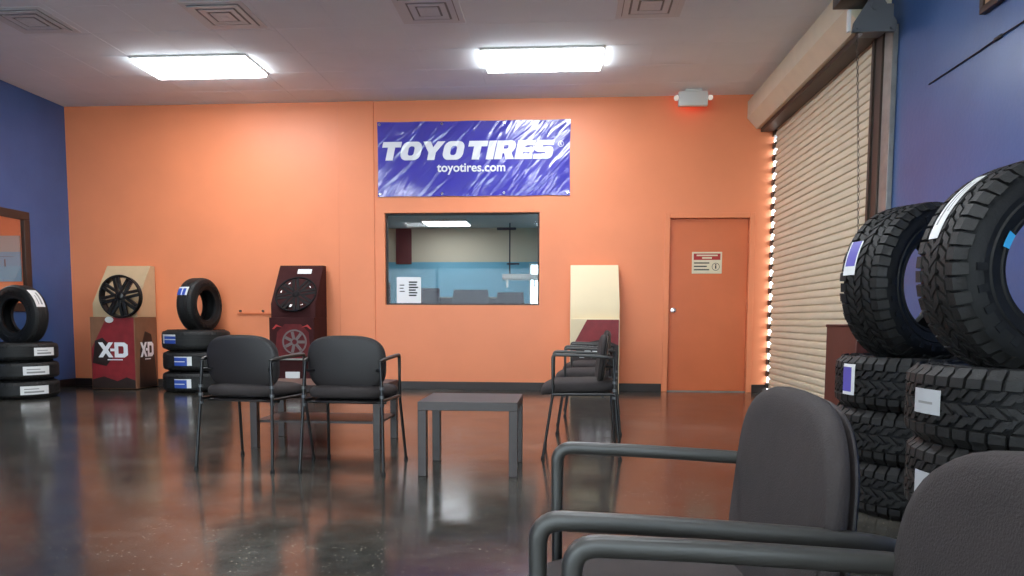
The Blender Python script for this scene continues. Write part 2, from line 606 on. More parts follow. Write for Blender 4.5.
tag(b.build('wall_office_left', ['office_blue', 'office_beige']), 'left office wall behind the window', 'wall', kind='structure')
wall('wall_office_right', 'x', OX1, OX1 + .1, YB + .16, OB + .1, 0, OC, [], 'office_blue', 'right office wall')
b = MB()  # added opening onto the sky, stands in for a strip of glare
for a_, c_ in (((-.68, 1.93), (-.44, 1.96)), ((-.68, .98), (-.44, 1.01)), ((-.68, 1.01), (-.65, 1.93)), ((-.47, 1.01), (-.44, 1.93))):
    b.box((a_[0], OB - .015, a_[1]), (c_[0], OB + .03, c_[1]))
o = tag(b.build('added_glare_window', 'white_paint'), 'added narrow opening standing in for a glare strip at the right end of the office', 'window', kind='structure')
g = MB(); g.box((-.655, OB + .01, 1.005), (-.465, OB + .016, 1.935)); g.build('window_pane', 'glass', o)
b = MB(); b.box((-3.22, OB - .03, 1.95), (-2.92, OB, OC), bev=.01)
tag(b.build('trim_3', 'office_red'), 'dark red vertical panel on the office wall', 'panel', kind='structure')

# office furniture -----------------------------------------------------------
def office_light(x, y, label):
    t = thing('office_light', (x, y, OC), 0, label, 'ceiling light', 'ceiling lights of the office')
    b = MB(); b.box((-.40, -.31, -.03), (.40, .31, 0), bev=.005); b.build('housing', 'white_paint', t)
    b = MB(); b.box((-.38, -.29, -.036), (.38, .29, -.028)); b.build('diffuser', 'office_lamp', t)
office_light(-2.1, 13.0, 'small ceiling light panel seen through the office window')
office_light(-1.3, 10.1, 'added unseen office light brightening the office, close behind the orange wall, above the window line')  # this and the next are added out of view to brighten the office
office_light(-3.4, 10.1, 'added unseen office light brightening the office, close behind the orange wall, left of the window')

def office_desk(x0, x1, y0, y1, z, label):
    t = thing('office_desk', ((x0 + x1) / 2, (y0 + y1) / 2, 0), 0, label, 'desk', 'desks inside the office')
    hx, hy = (x1 - x0) / 2, (y1 - y0) / 2
    b = MB(); b.box((-hx, -hy, z - .035), (hx, hy, z), bev=.006); b.build('desk_top', 'grey_print', t)
    for sx in (-1, 1):
        b = MB(); b.box((sx * hx, -hy + .03, 0), (sx * (hx - .03), hy - .03, z - .035)); b.build('side_panel', 'office_dark', t)
    b = MB(); b.box((-hx + .03, hy - .06, .2), (hx - .03, hy - .04, z - .035)); b.build('back_panel', 'office_dark', t)
office_desk(-3.3, -1.75, 10.4, 11.1, .95, 'tall desk behind the left half of the office window')
office_desk(-1.6, -.6, 10.9, 11.6, .95, 'tall desk behind the right half of the office window')

def monitor(x, y, z, w, h, rz, label):
    t = thing('monitor', (x, y, z), rz, label, 'monitor', 'monitors on the office desks')
    b = MB(); b.box((-w / 2, -.02, .08), (w / 2, .02, .08 + h), bev=.008); b.build('screen_back', 'office_dark', t)
    b = MB(); b.box((-.03, -.02, .01), (.03, .02, .12), bev=.005); b.build('stand_neck', 'office_dark', t)
    b = MB(); b.box((-.11, -.08, 0), (.11, .08, .015), bev=.005); b.build('stand_base', 'office_dark', t)
monitor(-2.02, 10.7, .95, .36, .33, .1, 'dark monitor just right of the paper notice')
monitor(-2.75, 10.75, .95, .34, .42, 0, 'dark monitor at the left edge of the office window')

def office_chair(x, y, rz, top, w, label):
    t = thing('office_chair', (x, y, 0), rz, label, 'office chair', 'office chairs behind the window')
    b = MB()
    b.grid(lambda u, v: ((u - .5) * w * (1 - .12 * v ** 3), .03 * math.cos((u - .5) * PI), top - .62 + .62 * v), 8, 6, 0)
    b.grid(lambda u, v: ((u - .5) * w * (1 - .12 * v ** 3), .03 * math.cos((u - .5) * PI) + .06, top - .62 + .62 * v), 8, 6, 0)
    b.build('backrest', 'office_dark', t)
    b = MB(); b.box((-w / 2, -.45, .46), (w / 2, .02, .54), bev=.03); b.build('seat', 'office_dark', t)
    b = MB(); b.tube([(0, -.2, .08), (0, -.2, .46)], .03); b.build('post', 'black_steel', t)
    b = MB()
    for k in range(5):
        a = 2 * PI * k / 5
        b.tube([(0, -.2, .10), (.28 * math.cos(a), -.2 + .28 * math.sin(a), .05)], .02, 6)
    b.build('star_base', 'black_steel', t)
office_chair(-1.35, 10.45, 0, 1.33, .55, 'left one of the two dark office chairs behind the window')
office_chair(-.80, 10.62, -.1, 1.30, .42, 'right one of the two dark office chairs behind the window')

t = thing('desk_partition', (-1.75, 11.9, 0), 0, 'dark low partition behind the desks in the office', 'partition')
b = MB(); b.box((-.95, -.03, .05), (.75, .03, 1.25), bev=.01); b.build('panel', 'office_dark', t)
b = MB(); b.box((-.95, -.035, 1.25), (.75, .035, 1.27), bev=.004); b.build('top_rail', 'grey_print', t)
for q in (-.8, .6):
    b = MB(); b.box((q - .03, -.2, 0), (q + .03, .2, .05), bev=.01); b.build('foot', 'black_steel', t)
t = thing('wall_shelf', (-.75, 12.0, 1.55), 0, 'white shelf lit brightly at the right of the office window', 'shelf')
b = MB(); b.box((-.27, -.12, 0), (.35, .12, .09), bev=.01); b.build('shelf_board', 'white_paint', t)
for s in (-.2, .25):
    b = MB(); b.box((s - .012, -.1, -.12), (s + .012, .1, 0)); b.build('bracket', 'white_paint', t)
t = thing('hanging_bracket', (-1.05, 13.2, OC), 0, 'thin dark bracket hanging from the office ceiling', 'bracket')
b = MB(); b.box((-.18, -.03, -.12), (.16, .03, -.08), bev=.004); b.build('cross_bar', 'office_dark', t)
b = MB(); b.tube([(.05, 0, 0), (.05, 0, -.95)], .012, 8); b.build('rod', 'office_dark', t)
b = MB(); b.tube([(0, 0, -.72), (.22, 0, -.72)], .015, 8); b.build('side_arm', 'office_dark', t)

# paper notice taped inside the glass
b = MB(); b.box((-2.19, YB + .067, 1.115), (-1.87, YB + .071, 1.45))
o = tag(b.build('paper_notice', 'paper'), 'white printed paper notice in the lower left corner of the office window', 'notice')
for i, (w) in enumerate((.11, .10, .12, .09, .11, .10)):
    b = MB(); b.box((-2.03, YB + .0655, 1.375 - i * .034), (-2.03 + w, YB + .0668, 1.394 - i * .034)); b.build('print_line', 'ink', o)
for i, (w) in enumerate((.06, .05, .065)):
    b = MB(); b.box((-2.15, YB + .0655, 1.34 - i * .04), (-2.15 + w, YB + .0668, 1.352 - i * .04)); b.build('print_line', 'ink', o)

# room behind the left window
b = MB(); b.box((-11, 11.5, 0), (XL - .05, 11.6, 3)); tag(b.build('wall_side_room_back', 'orange'), 'orange wall of the side room behind the left window', 'wall', kind='structure')
b = MB(); b.box((-11.1, 4, 0), (-11, 11.6, 3)); tag(b.build('wall_side_room_left', 'orange'), 'far orange wall of the side room', 'wall', kind='structure')
b = MB(); b.box((-11.1, 3.9, 0), (XL - .05, 4, 3)); tag(b.build('wall_side_room_front', 'orange'), 'near orange wall of the side room', 'wall', kind='structure')
wall('wall_side_room_right', 'x', XL - .05, XL - .16, YB, 11.6, 0, 3, [], 'orange', 'short orange wall closing the side room')
b = MB(); b.box((-11.1, 3.9, 3), (XL - .05, 11.6, 3.08)); tag(b.build('ceiling_side_room', 'ceiling'), 'ceiling of the side room', 'ceiling', kind='structure')
b = MB(); b.box((-11.1, 3.9, -.1), (XL - .05, 11.6, 0)); tag(b.build('floor_side_room', 'office_beige'), 'floor of the side room', 'floor', kind='structure')
t = thing('side_room_fill_light', (-8.8, 8.6, 2.99), 0, 'added unseen ceiling light brightening the side room behind the left window', 'ceiling light')  # unseen lamp added to brighten the side room and its poster
b = MB(); b.box((-.62, -.31, -.04), (.62, .31, 0), bev=.005); b.build('housing', 'white_paint', t)
b = MB(); b.box((-.6, -.29, -.046), (.6, .29, -.038)); b.build('diffuser', 'side_fill', t)
t = thing('wall_poster', (-9.6, 11.5, 1.5), 0, 'pale blue and grey poster seen through the left window', 'poster')
b = MB(); b.box((-.75, -.02, 0), (.72, 0, .48), 0); b.box((-.75, -.02, .48), (.72, 0, .74), 1); b.build('poster_board', ['poster_blue', 'poster_grey'], t)
b = MB(); b.box((.44, -.024, .24), (.46, -.021, .36)); b.box((.2, -.024, .40), (.6, -.021, .405)); b.build('poster_print', 'grey_steel', t)

# ------------------------------------------------------------------ orange door
d = MB()
d.box((1.30, YB + .045, .012), (2.265, YB + .09, 2.17), bev=.003, seg=1)
door = tag(d.build('door_1', 'orange_trim'), 'plain orange door with a warning sign in the orange wall', 'door', kind='structure')
b = MB()
for a, c in (((DX0, YB - .012, 0), (1.295, YB + .14, DZ1)), ((2.27, YB - .012, 0), (DX1, YB + .14, DZ1)), ((1.295, YB - .012, 2.175), (2.27, YB + .14, DZ1))):
    b.box(a, c, bev=.004, seg=1)
b.box((1.295, YB + .09, 0), (2.27, YB + .14, 2.175))
b.build('door_frame', 'orange', door)
b = MB(); b.box((1.295, YB + .0, 0), (2.27, YB + .12, .012)); b.build('threshold', 'galv', door)
b = MB()
b.lathe([(.0, .0), (.034, .0), (.034, .008), (.014, .012), (.013, .035), (.026, .045), (.030, .058), (.024, .070), (.0, .073)], 20, T=Matrix.Translation((1.362, YB + .045, 1.03)) @ Matrix.Rotation(PI / 2, 4, 'X'), closed=False)
b.build('door_knob', 'chrome', door)
b = MB()
for z in (.25, 1.08, 1.92):
    b.tube([(2.268, YB + .04, z - .05), (2.268, YB + .04, z + .05)], .008, 8)
b.build('hinge', 'orange_trim', door)

# sign on the door
t = thing('door_sign', (1.765, YB + .045, 1.625), 0, 'red and cream warning sign with a round pictogram fixed on the orange door', 'sign')
b = MB(); b.box((-.185, -.006, -.135), (.185, 0, .135), bev=.002, seg=1); b.build('sign_plate', 'sign_white', t)
b = MB(); b.box((-.165, -.0075, .035), (.165, -.0055, .115)); b.build('red_header', 'sign_red', t)
b = MB()
b.box((-.13, -.009, .083), (.13, -.007, .10)); b.build('header_line', 'sign_white', t)
b = MB(); b.box((-.06, -.009, .05), (.06, -.007, .07)); b.build('header_line', 'sign_white', t)
for i, w in enumerate((.19, .16, .19)):
    b = MB()
    z = .012 - i * .042
    b.box((-.16, -.0075, z - .022), (-.16 + w, -.0055, z - .008))
    b.build('print_line', 'ink', t)
b = MB()
b.lathe([(.042, -.0005), (.048, -.0005), (.048, .0012), (.042, .0012)], 28, T=Matrix.Translation((.11, -.006, -.05)) @ Matrix.Rotation(PI / 2, 4, 'X'))
b.box((.102, -.0075, -.075), (.118, -.0055, -.035))
b.lathe([(0, -.0005), (.009, -.0005), (.009, .0012), (0, .0012)], 12, T=Matrix.Translation((.11, -.006, -.024)) @ Matrix.Rotation(PI / 2, 4, 'X'))
b.build('pictogram', 'ink', t)

# ------------------------------------------------------------------ banner
t = thing('banner', (-1.18, YB - .012, 2.93), 0, 'wide glossy blue vinyl banner with white lettering above the office window', 'banner')
BW, BH = 1.225, .467
b = MB()
def bsurf(d):
    return lambda u, v: ((u - .5) * 2 * BW * (1 - .006 * math.sin(v * PI)), d - .006 * math.sin(u * 9 + v * 4) * math.sin(v * PI), (v - .5) * 2 * BH * (1 - .012 * math.sin(u * PI * 4) ** 2))
b.grid(bsurf(-.004), 40, 16); b.grid(bsurf(.002), 40, 16)
b.build('banner_sheet', 'banner', t, fix=False)
for sx in (-1, -.33, .33, 1):
    for sz in (-1, 1):
        b = MB(); b.lathe([(.008, 0), (.016, 0), (.016, .004), (.008, .004)], 14, T=Matrix.Translation((sx * (BW - .03), -.012, sz * (BH - .035))) @ Matrix.Rotation(PI / 2, 4, 'X'))
        b.build('grommet', 'chrome', t)
def letter(ch):
    if ch == 'T': return [[(0, 1), (0, .70), (.33, .70), (.33, 0), (.75, 0), (.75, .70), (1.08, .70), (1.08, 1)]], 1.08
    if ch == 'I': return [[(0, 0), (.42, 0), (.42, 1), (0, 1)]], .42
    if ch == 'O': return [rrect(0, 0, 1.16, 1, .36), rrect(.41, .25, .75, .75, .14)], 1.16
    if ch == 'Y': return [[(.38, 0), (.80, 0), (.80, .40), (1.22, 1), (.78, 1), (.59, .68), (.40, 1), (-.04, 1), (.38, .40)]], 1.18
    if ch == 'R': return [[(0, 0), (.42, 0), (.42, .32), (.50, .32), (.68, 0), (1.14, 0), (.88, .38), (1.0, .46), (1.08, .60), (1.08, .78), (1.0, .92), (.84, 1), (0, 1)],
                          [(.42, .56), (.42, .76), (.62, .76), (.67, .72), (.67, .60), (.62, .56)]], 1.10
    if ch == 'E': return [[(0, 0), (.98, 0), (.98, .27), (.42, .27), (.42, .38), (.90, .38), (.90, .63), (.42, .63), (.42, .73), (.98, .73), (.98, 1), (0, 1)]], .98
    if ch == 'S': return [[(0, 0), (.86, 0), (1.0, .07), (1.06, .18), (1.06, .47), (1.0, .59), (.86, .64), (.42, .64), (.42, .73), (1.02, .73), (1.02, 1), (.20, 1), (.06, .94), (0, .83), (0, .53), (.06, .42), (.20, .37), (.64, .37), (.64, .27), (0, .27)]], 1.06
lv, lf = [], []
x = 0
for ch in 'TOYO TIRES':
    if ch == ' ':
        x += .16
        continue
    loops, w = letter(ch)
    vs, fs = fill2d(loops)
    o = len(lv)
    lv += [(x + a + .22 * bq, bq) for a, bq in vs]
    lf += [[i + o for i in f] for f in fs]
    x += w + (.03 if ch == 'Y' else .05)
def lettering(vf, x0, x1, z0, z1, name, m, parent, y=-.0145, th=.0015):
    vs, fs = fit(vf, x0, x1, z0, z1)
    b = MB()
    b.add([(a, y, c) for a, c in vs], fs)
    return b.build(name, m, parent, fix=False)
def flipfix(o):
    me = o.data
    bm = bmesh.new(); bm.from_mesh(me)
    for f in bm.faces:
        if f.normal.y > 0: f.normal_flip()
    bm.to_mesh(me); bm.free()
flipfix(lettering((lv, lf), -1.16, 1.03, -.015, .215, 'headline_lettering', 'banner_white', t))
flipfix(lettering(text2d('toyotires.com', 1, .022), -.46, .41, -.20, -.06, 'address_lettering', 'banner_white', t))
b = MB()
b.lathe([(.030, 0), (.037, 0), (.037, .0015), (.030, .0015)], 24, T=Matrix.Translation((1.105, -.013, .165)) @ Matrix.Rotation(PI / 2, 4, 'X'))
vs, fs = fit(text2d('R', 1, .02), 1.090, 1.121, .145, .185)
b.add([(a, -.0145, c) for a, c in vs], fs)
b.build('registered_mark', 'banner_white', t)

# ------------------------------------------------------------------ ceiling lights and vents
def ceiling_light(x, y, label, group=None):
    t = thing('ceiling_light', (x, y, CEIL), 0, label, 'ceiling light', group)
    b = MB()
    b.prism([(-.32, 0), (.32, 0), (.32, -.012), (.31, -.02), (-.31, -.02), (-.32, -.012)], -.63, .63, 'x')
    b.build('housing', 'white_paint', t)
    b = MB()
    pr = [(-.295, -.018), (-.290, -.042), (-.26, -.060), (.26, -.060), (.290, -.042), (.295, -.018)]
    b.prism(pr, -.61, .61, 'x')
    b.build('diffuser', 'lamp', t)
    return t
lights = [(-3.99, 7.98, 'bright rectangular ceiling light on the left above the orange wall'),
          (-.26, 7.98, 'bright rectangular ceiling light above the blue banner')]
for x, y, l in lights:
    ceiling_light(x, y, l)
for y in (4.6, 1.2, -2.2):
    for x in (-3.99, -.26):
        ceiling_light(x, y, 'rectangular ceiling light further into the room, behind the view', 'ceiling lights behind the view')

def vent(x, y, label):
    t = thing('ceiling_vent', (x, y, CEIL), 0, label, 'ceiling vent')
    b = MB(); b.box((-.29, -.29, -.004), (.29, .29, 0), bev=.001, seg=1); b.build('face_plate', 'vent', t)
    b = MB(); b.box((-.24, -.24, -.0055), (.24, .24, -.0035)); b.build('throat', 'vent_dark', t)
    for k in range(3):
        o_, i_ = .235 - .072 * k, .185 - .072 * k
        z0, z1 = -.028, -.008
        b = MB()
        vs = []
        for s, z in ((o_, z1 - .01), (i_, z0 + .012), (i_ - .004, z0 + .016), (o_ - .008, z1)):
            vs += [(-s, -s, z), (s, -s, z), (s, s, z), (-s, s, z)]
        fs = []
        for q in range(4):
            w = (q + 1) % 4
            for e in range(4):
                fs.append((q * 4 + e, q * 4 + (e + 1) % 4, w * 4 + (e + 1) % 4, w * 4 + e))
        b.add(vs, fs)
        b.build('louvre_ring', 'vent', t)
    b = MB(); b.box((-.04, -.04, -.016), (.04, .04, -.005), bev=.004); b.build('centre_plate', 'vent', t)
vent(-4.98, 6.72, 'square ceiling vent at the far left of the ceiling')
vent(-3.13, 6.72, 'square ceiling vent nearer the camera than the left ceiling light')
vent(-1.24, 6.72, 'square ceiling vent between the two ceiling lights')
vent(.72, 6.72, 'square ceiling vent to the right of the light above the banner')

# exit sign
t = thing('exit_light', (1.505, 9.18, CEIL), 0, 'small pale exit light unit with twin lamps under the ceiling near the door', 'exit light')
b = MB(); b.box((-.10, -.05, -.02), (.10, .05, 0), bev=.004); b.build('ceiling_canopy', 'white_paint', t)
b = MB(); b.box((-.175, -.035, -.19), (.175, .035, -.018), bev=.012); b.build('housing', 'white_paint', t)
b = MB(); b.box((-.15, .0355, -.16), (.15, .038, -.04)); b.build('red_face', 'exit_red', t)
for s in (-1, 1):
    b = MB(); b.tube([(s * .17, 0, -.09), (s * .20, 0, -.09)], .012, 8); b.tube([(s * .20, .03, -.09), (s * .20, -.035, -.10)], [.024, .034], 14)
    h = b.build('lamp_head', 'white_paint', t)
    b = MB(); b.tube([(s * .20, -.0345, -.10), (s * .20, -.038, -.1005)], .028, 14); b.build('lens', 'bulb', h)

# ------------------------------------------------------------------ roll-up door
dr = thing('door_2', (0, 0, 0), 0, 'beige slatted steel roll-up door in the right wall', 'roll-up door', kind='structure')
b = MB()
pitch, n = .0735, 43
prof = []
for k in range(n + 1):
    z = .03 + k * pitch
    for q, (dx, dz) in enumerate(((.010, 0), (.010, .008), (-.006, .013), (-.010, .030), (-.010, .050), (-.006, .066), (.006, .0735))):
        prof.append((2.535 + dx, z + dz))
prof = [p for p in prof if p[1] < CZ]
vs = [(x, yy, z) for (x, z) in prof for yy in (CY0, CY1 - .035)]
fs = [(2 * i, 2 * i + 1, 2 * i + 3, 2 * i + 2) for i in range(len(prof) - 1)]
b.add(vs, fs, 0, True)
b.box((2.52, CY0, .0), (2.55, CY1 - .03, .035), bev=.004)
b.build('slat_curtain', 'beige_metal', dr, fix=False)
b = MB()
for k in range(22):
    z = .06 + k * pitch * 2
    b.box((2.515, CY1 - .035, z), (2.55, CY1 + .10, z + pitch * .95), bev=.004, seg=1)
b.build('end_locks', 'brown_steel', dr)
b = MB()
b.box((2.515, CY0 - .07, 0), (2.555, CY0 + .10, CZ - .03), bev=.004, seg=1); b.box((2.50, CY0 + .06, 0), (2.52, CY0 + .10, CZ - .03))
b.build('guide_channel', 'brown_steel', dr)
b = MB()
b.box((2.53, CY0 - .25, 0), (2.558, CY0 - .072, CZ - .05), bev=.003, seg=1)
b.box((2.515, CY0 - .262, 0), (2.558, CY0 - .245, CZ - .05), bev=.003, seg=1)
b.build('jamb_strip', 'galv', dr)
# hood: five sided sheet metal cover, far end closed against the back wall
hp = [(2.545, 3.655), (2.27, 3.655), (2.20, 3.57), (2.20, 3.37), (2.315, 3.245), (2.545, 3.245)]
b = MB(); b.prism(hp, 6.20, 9.385, 'y'); b.build('hood', 'beige_metal', dr)
b = MB(); b.prism([(2.235, 3.58), (2.265, 3.62), (2.265, 3.47), (2.235, 3.43)], 9.375, 9.389, 'y'); b.build('end_plate_slot', 'brown_steel', dr)
b = MB(); b.box((2.36, 6.30, 3.20), (2.52, 9.36, 3.246)); b.build('hood_lip', 'brown_steel', dr)
# bracket and gear housing at the near end
b = MB()
b.prism([(2.155, 3.09), (2.475, 3.09), (2.48, 3.16), (2.36, 3.36), (2.29, 3.36), (2.165, 3.16)], 5.93, 5.96, 'y')
b.tube([(2.32, 5.96, 3.28), (2.32, 5.92, 3.28)], .035, 18)
for q in ((2.19, 3.115), (2.44, 3.115), (2.325, 3.34)):
    b.tube([(q[0], 5.95, q[1]), (q[0], 5.915, q[1])], .014, 6)
b.box((2.30, 5.95, 3.14), (2.46, 6.2, 3.3))
b.build('end_bracket', 'grey_steel', dr)
b = MB(); b.box((2.09, 5.98, 3.36), (2.40, 6.2, 3.64), bev=.008); b.build('gear_housing', 'black_steel', dr)
b = MB()
for z in (3.39, 3.43, 3.47):
    b.box((2.105, 5.976, z), (2.13, 5.981, z + .022))
b.build('housing_slots', 'sticker_grey', dr)
b = MB(); b.box((2.125, 5.94, 3.10), (2.145, 5.98, 3.26), bev=.002); b.build('white_tab', 'white_paint', dr)
# hand chain
b = MB()
for k in range(70):
    z = 3.18 - k * .03
    a = 0 if k % 2 else PI / 2
    x = 2.20 + .10 * (k / 70) ** .7
    b.tube([(x + .007 * math.cos(a) * c, 6.0 + .007 * math.sin(a) * c + .0, z + .016 * s) for c, s in ((0, 1), (1, .6), (1, -.6), (0, -1), (-1, -.6), (-1, .6))], .0022, 5, closed=True)
b.build('hand_chain', 'brown_steel', dr)

# ------------------------------------------------------------------ cable, board on the blue wall, rail
b = MB(); b.tube([(XR - .008, 5.54, 2.575), (XR - .008, 4.9, 2.578), (XR - .010, 4.70, 2.584), (XR - .009, 4.3, 2.582), (XR - .008, 3.4, 2.585)], .0045, 6)
o = tag(b.build('wall_cable', 'cord'), 'thin black cable running level along the right blue wall', 'cable')
b = MB(); b.box((XR - .018, 4.66, 2.573), (XR - .001, 4.74, 2.594), bev=.006); b.build('cable_clip', 'cord', o)
t = thing('hanging_board', (XR, 4.27, 2.80), 0, 'tan board with dark edge hung high on the right blue wall', 'board')
b = MB(); b.box((-.03, -.56, .02), (-.002, .56, .62), bev=.004); b.build('board', 'wood', t)
b = MB()
b.box((-.04, -.6, -.02), (-.001, .6, .022), bev=.004); b.box((-.04, -.6, .618), (-.001, .6, .66), bev=.004)
b.box((-.04, .56, .02), (-.001, .6, .62)); b.box((-.04, -.6, .02), (-.001, -.56, .62)); b.build('board_frame', 'frame_brown', t)
t = thing('wall_rail', (-4.10, YB, .975), 0, 'thin orange painted rail with two dark screws low on the orange wall', 'rail')
b = MB(); b.box((-.20, -.016, -.018), (.42, 0, .006), bev=.003, seg=1); b.build('rail_strip', 'orange_trim', t)
for s in (-.155, .15):
    b = MB(); b.tube([(s, -.001, .03), (s, -.03, .03)], .014, 8); b.build('screw', 'brown_steel', t)

# ------------------------------------------------------------------ tires
def tire(name, R, Wd, r0, kind, label, loc, stand=None, spin=0, rz=0, stickers=(), group=None):
    """flat: axis up, loc = centre of the lower face; stand: axis horizontal, loc = lowest point"""
    t = thing(name, loc, 0, label, 'tire', group)
    T = Matrix.Translation((0, 0, Wd / 2)) @ Matrix.Rotation(spin, 4, 'Z')
    if stand is not None:
        T = Matrix.Translation((0, 0, R)) @ Matrix.Rotation(stand, 4, 'Z') @ Matrix.Rotation(PI / 2, 4, 'X')
    S = Matrix.Translation((0, 0, Wd / 2)) if stand is None else T
    tw = Wd * .80
    d = .012 if kind == 'at' else .008
    Rt = R - d
    h = Wd / 2
    half = [(Rt + .001, 0), (Rt, tw * .25), (Rt - .006, tw * .46), (Rt - .02, tw * .5 + .004), (R - .055, h - .006), (R - .085, h - .001),
            ((R + r0) / 2, h), (r0 + .045, h - .008), (r0 + .022, h - .018), (r0 + .016, h - .014), (r0 + .004, h - .020), (r0, h - .034), (r0 + .006, h - .05),
            (r0 + .03, h - .040), ((R + r0) / 2, h - .018), (R - .05, h - .028), (R - .034, tw * .35), (R - .028, 0)]
    prof = half + [(r, -z) for r, z in half[::-1][1:-1]]
    b = MB(); b.lathe(prof, 72, T=T)
    # raised sidewall ring and lettering band
    for s in (-1, 1):
        b.lathe([(r0 + .055, s * (h - .008)), (r0 + .060, s * (h + .0012)), (r0 + .066, s * (h - .004))], 72, T=T, closed=False)
        for k in range(26):
            if k % 13 < 9:
                a = 2 * PI * k / 26
                rm = (R + r0) / 2 + .006
                b.box((rm - .016, -.012, s * (h - .004)), (rm + .016, .012, s * (h + .0015)), T=T @ Matrix.Rotation(a, 4, 'Z'))
    b.build('carcass', 'rubber', t)
    b = MB()
    def block(a0, a1, z0, z1, sk, ro, ri0, ri1, zo=0):
        """tread block; sk = angular skew across the width"""
        n = max(1, int((a1 - a0) / .09))
        vs = []
        for i in range(n + 1):
            a = a0 + (a1 - a0) * i / n
            for (r, z, s) in ((ri0, z0, -sk), (ro, z0, -sk), (ro, z1, sk), (ri1, z1, sk)):
                vs.append((r * math.cos(a + s), r * math.sin(a + s), z))
        fs = []
        for i in range(n):
            for q in range(3):
                fs.append((i * 4 + q, (i + 1) * 4 + q, (i + 1) * 4 + q + 1, i * 4 + q + 1))
        if a1 - a0 < 2 * PI - .01:
            fs += [(0, 1, 2, 3), (n * 4 + 3, n * 4 + 2, n * 4 + 1, n * 4)]
        b.add(vs, fs, 0, False, T)
    if kind == 'at':
        N = 46
        st = 2 * PI / N
        for k in range(N):
            a = k * st
            g = st * .10
            # shoulder lugs wrap down the sidewall, alternate lengths
            for s in (-1, 1):
                long_ = (k + (s > 0)) % 2
                zi, zo = s * tw * .31, s * (tw * .5 + .004)
                aa = a + (st * .5 if s > 0 else 0)
                ro = R - .002
                vs = []
                rows = [(R - d - .004, zi), (R, zi + s * .004), (R - .003, zo - s * .008), (R - .020, zo + s * .006), (R - (.036 if long_ else .028), h * s + s * .001), (R - (.038 if long_ else .030), s * (h - .014))]
                for e in (0, 1):
                    for (r, z) in rows:
                        q = aa + (g if e == 0 else st - g) + .02 * s * (abs(z) / h)
                        vs.append((r * math.cos(q), r * math.sin(q), z))
                m = len(rows)
                fs = [(i, i + 1, m + i + 1, m + i) for i in range(m - 1)] + [list(range(m)), list(range(m, 2 * m))[::-1]]
                b.add(vs, fs, 0, False, T)
            # zig-zag centre blocks
            for j, (z0, z1, ph, sk) in enumerate(((-.285, -.115, .30, .035), (-.095, .095, .0, -.045), (.115, .285, .65, .035))):
                block(a + ph * st + g * .9, a + ph * st + st * .58, z0 * tw, z1 * tw - .004 * (j % 2), sk, R, Rt - .004, Rt - .004)
                block(a + ph * st + st * .66, a + ph * st + st * .99, z0 * tw + .012, z1 * tw + (.006 if j != 1 else -.006), sk * .7, R - .001, Rt - .004, Rt - .004)
    else:
        for (z0, z1) in ((-.30, -.115), (-.09, .09), (.115, .30)):
            block(0, 2 * PI, z0 * tw, z1 * tw, 0, R, Rt - .003, Rt - .003)
        N = 64
        for k in range(N):
            a = 2 * PI * k / N
            for s in (-1, 1):
                st = 2 * PI / N
                rows = [(Rt - .003, s * tw * .325), (R - .001, s * tw * .33), (R - .006, s * tw * .45), (R - .022, s * (tw * .5 + .006)), (R - .03, s * (tw * .5 - .004))]
                vs = []
                for e in (.06, .94):
                    for (r, z) in rows:
                        q = a + st * e + s * .03 * abs(z) / h
                        vs.append((r * math.cos(q), r * math.sin(q), z))
                m = len(rows)
                b.add(vs, [(i, i + 1, m + i + 1, m + i) for i in range(m - 1)] + [list(range(m)), list(range(m, 2 * m))[::-1]], 0, False, T)
    b.build('tread', 'tread', t)
    for (ac, ah, z0, z1, pat) in stickers:
        b = MB()
        def fn(u, v, rr=R + .002):
            a = ac - ah + 2 * ah * u
            z = z0 + (z1 - z0) * v
            r = rr - max(0, abs(z) - tw * .42) * .5
            return (r * math.cos(a), r * math.sin(a), z)
        mf = {'white': lambda u, v: 1 if (.2 < v < .38 and .15 < u < .8) or (.6 < v < .75 and .15 < u < .6) else 0,
              'grey': lambda u, v: 2 if (.4 < v < .55 and .2 < u < .75) else 3,
              'blue': lambda u, v: 0 if u > .74 or v > .86 or (.4 < v < .55 and u < .6) else 4,
              'bluewhite': lambda u, v: 0 if u < .2 or v > .82 or (.4 < v < .55) else 4,
              'violet': lambda u, v: 0 if u > .72 or v < .14 or v > .9 else 5}[pat]
        b.grid(fn, 16, 10, 0, True, S, mf)
        b.grid(lambda u, v: fn(u, v, R + .0008), 16, 10, 0, True, S)
        b.build('sticker', ['sticker_white', 'grey_print', 'grey_print', 'sticker_grey', 'sticker_blue', 'sticker_purple'], t, fix=False)
    return t

def stack(cx, cy_, R, Wd, r0, kind, n, labels, stickers, group=None, jit=.012):
    for k in range(n):
        tire('tire', R, Wd, r0, kind, labels[k], (cx + random.uniform(-jit, jit), cy_ + random.uniform(-jit, jit), k * (Wd + .007)), spin=random.uniform(0, 6), stickers=stickers[k])
D_ = R_
# left wall stack
stack(-6.18, 7.95, .36, .205, .205, 'road', 3,
      ['black road tire lying at the bottom of the stack by the left blue wall', 'black road tire lying second from the floor in the stack by the left blue wall', 'black road tire lying third from the floor in the stack by the left blue wall'],
      [[(D_(-34), .40, -.05, .045, 'white')], [(D_(-30), .38, -.045, .05, 'white')], [(D_(-14), .34, -.045, .045, 'white')]])
tire('tire', .345, .20, .185, 'road', 'black road tire standing upright on the stack by the left blue wall', (-6.19, 7.95, .585), stand=D_(-12), stickers=[(D_(36), .34, -.04, .07, 'white')])
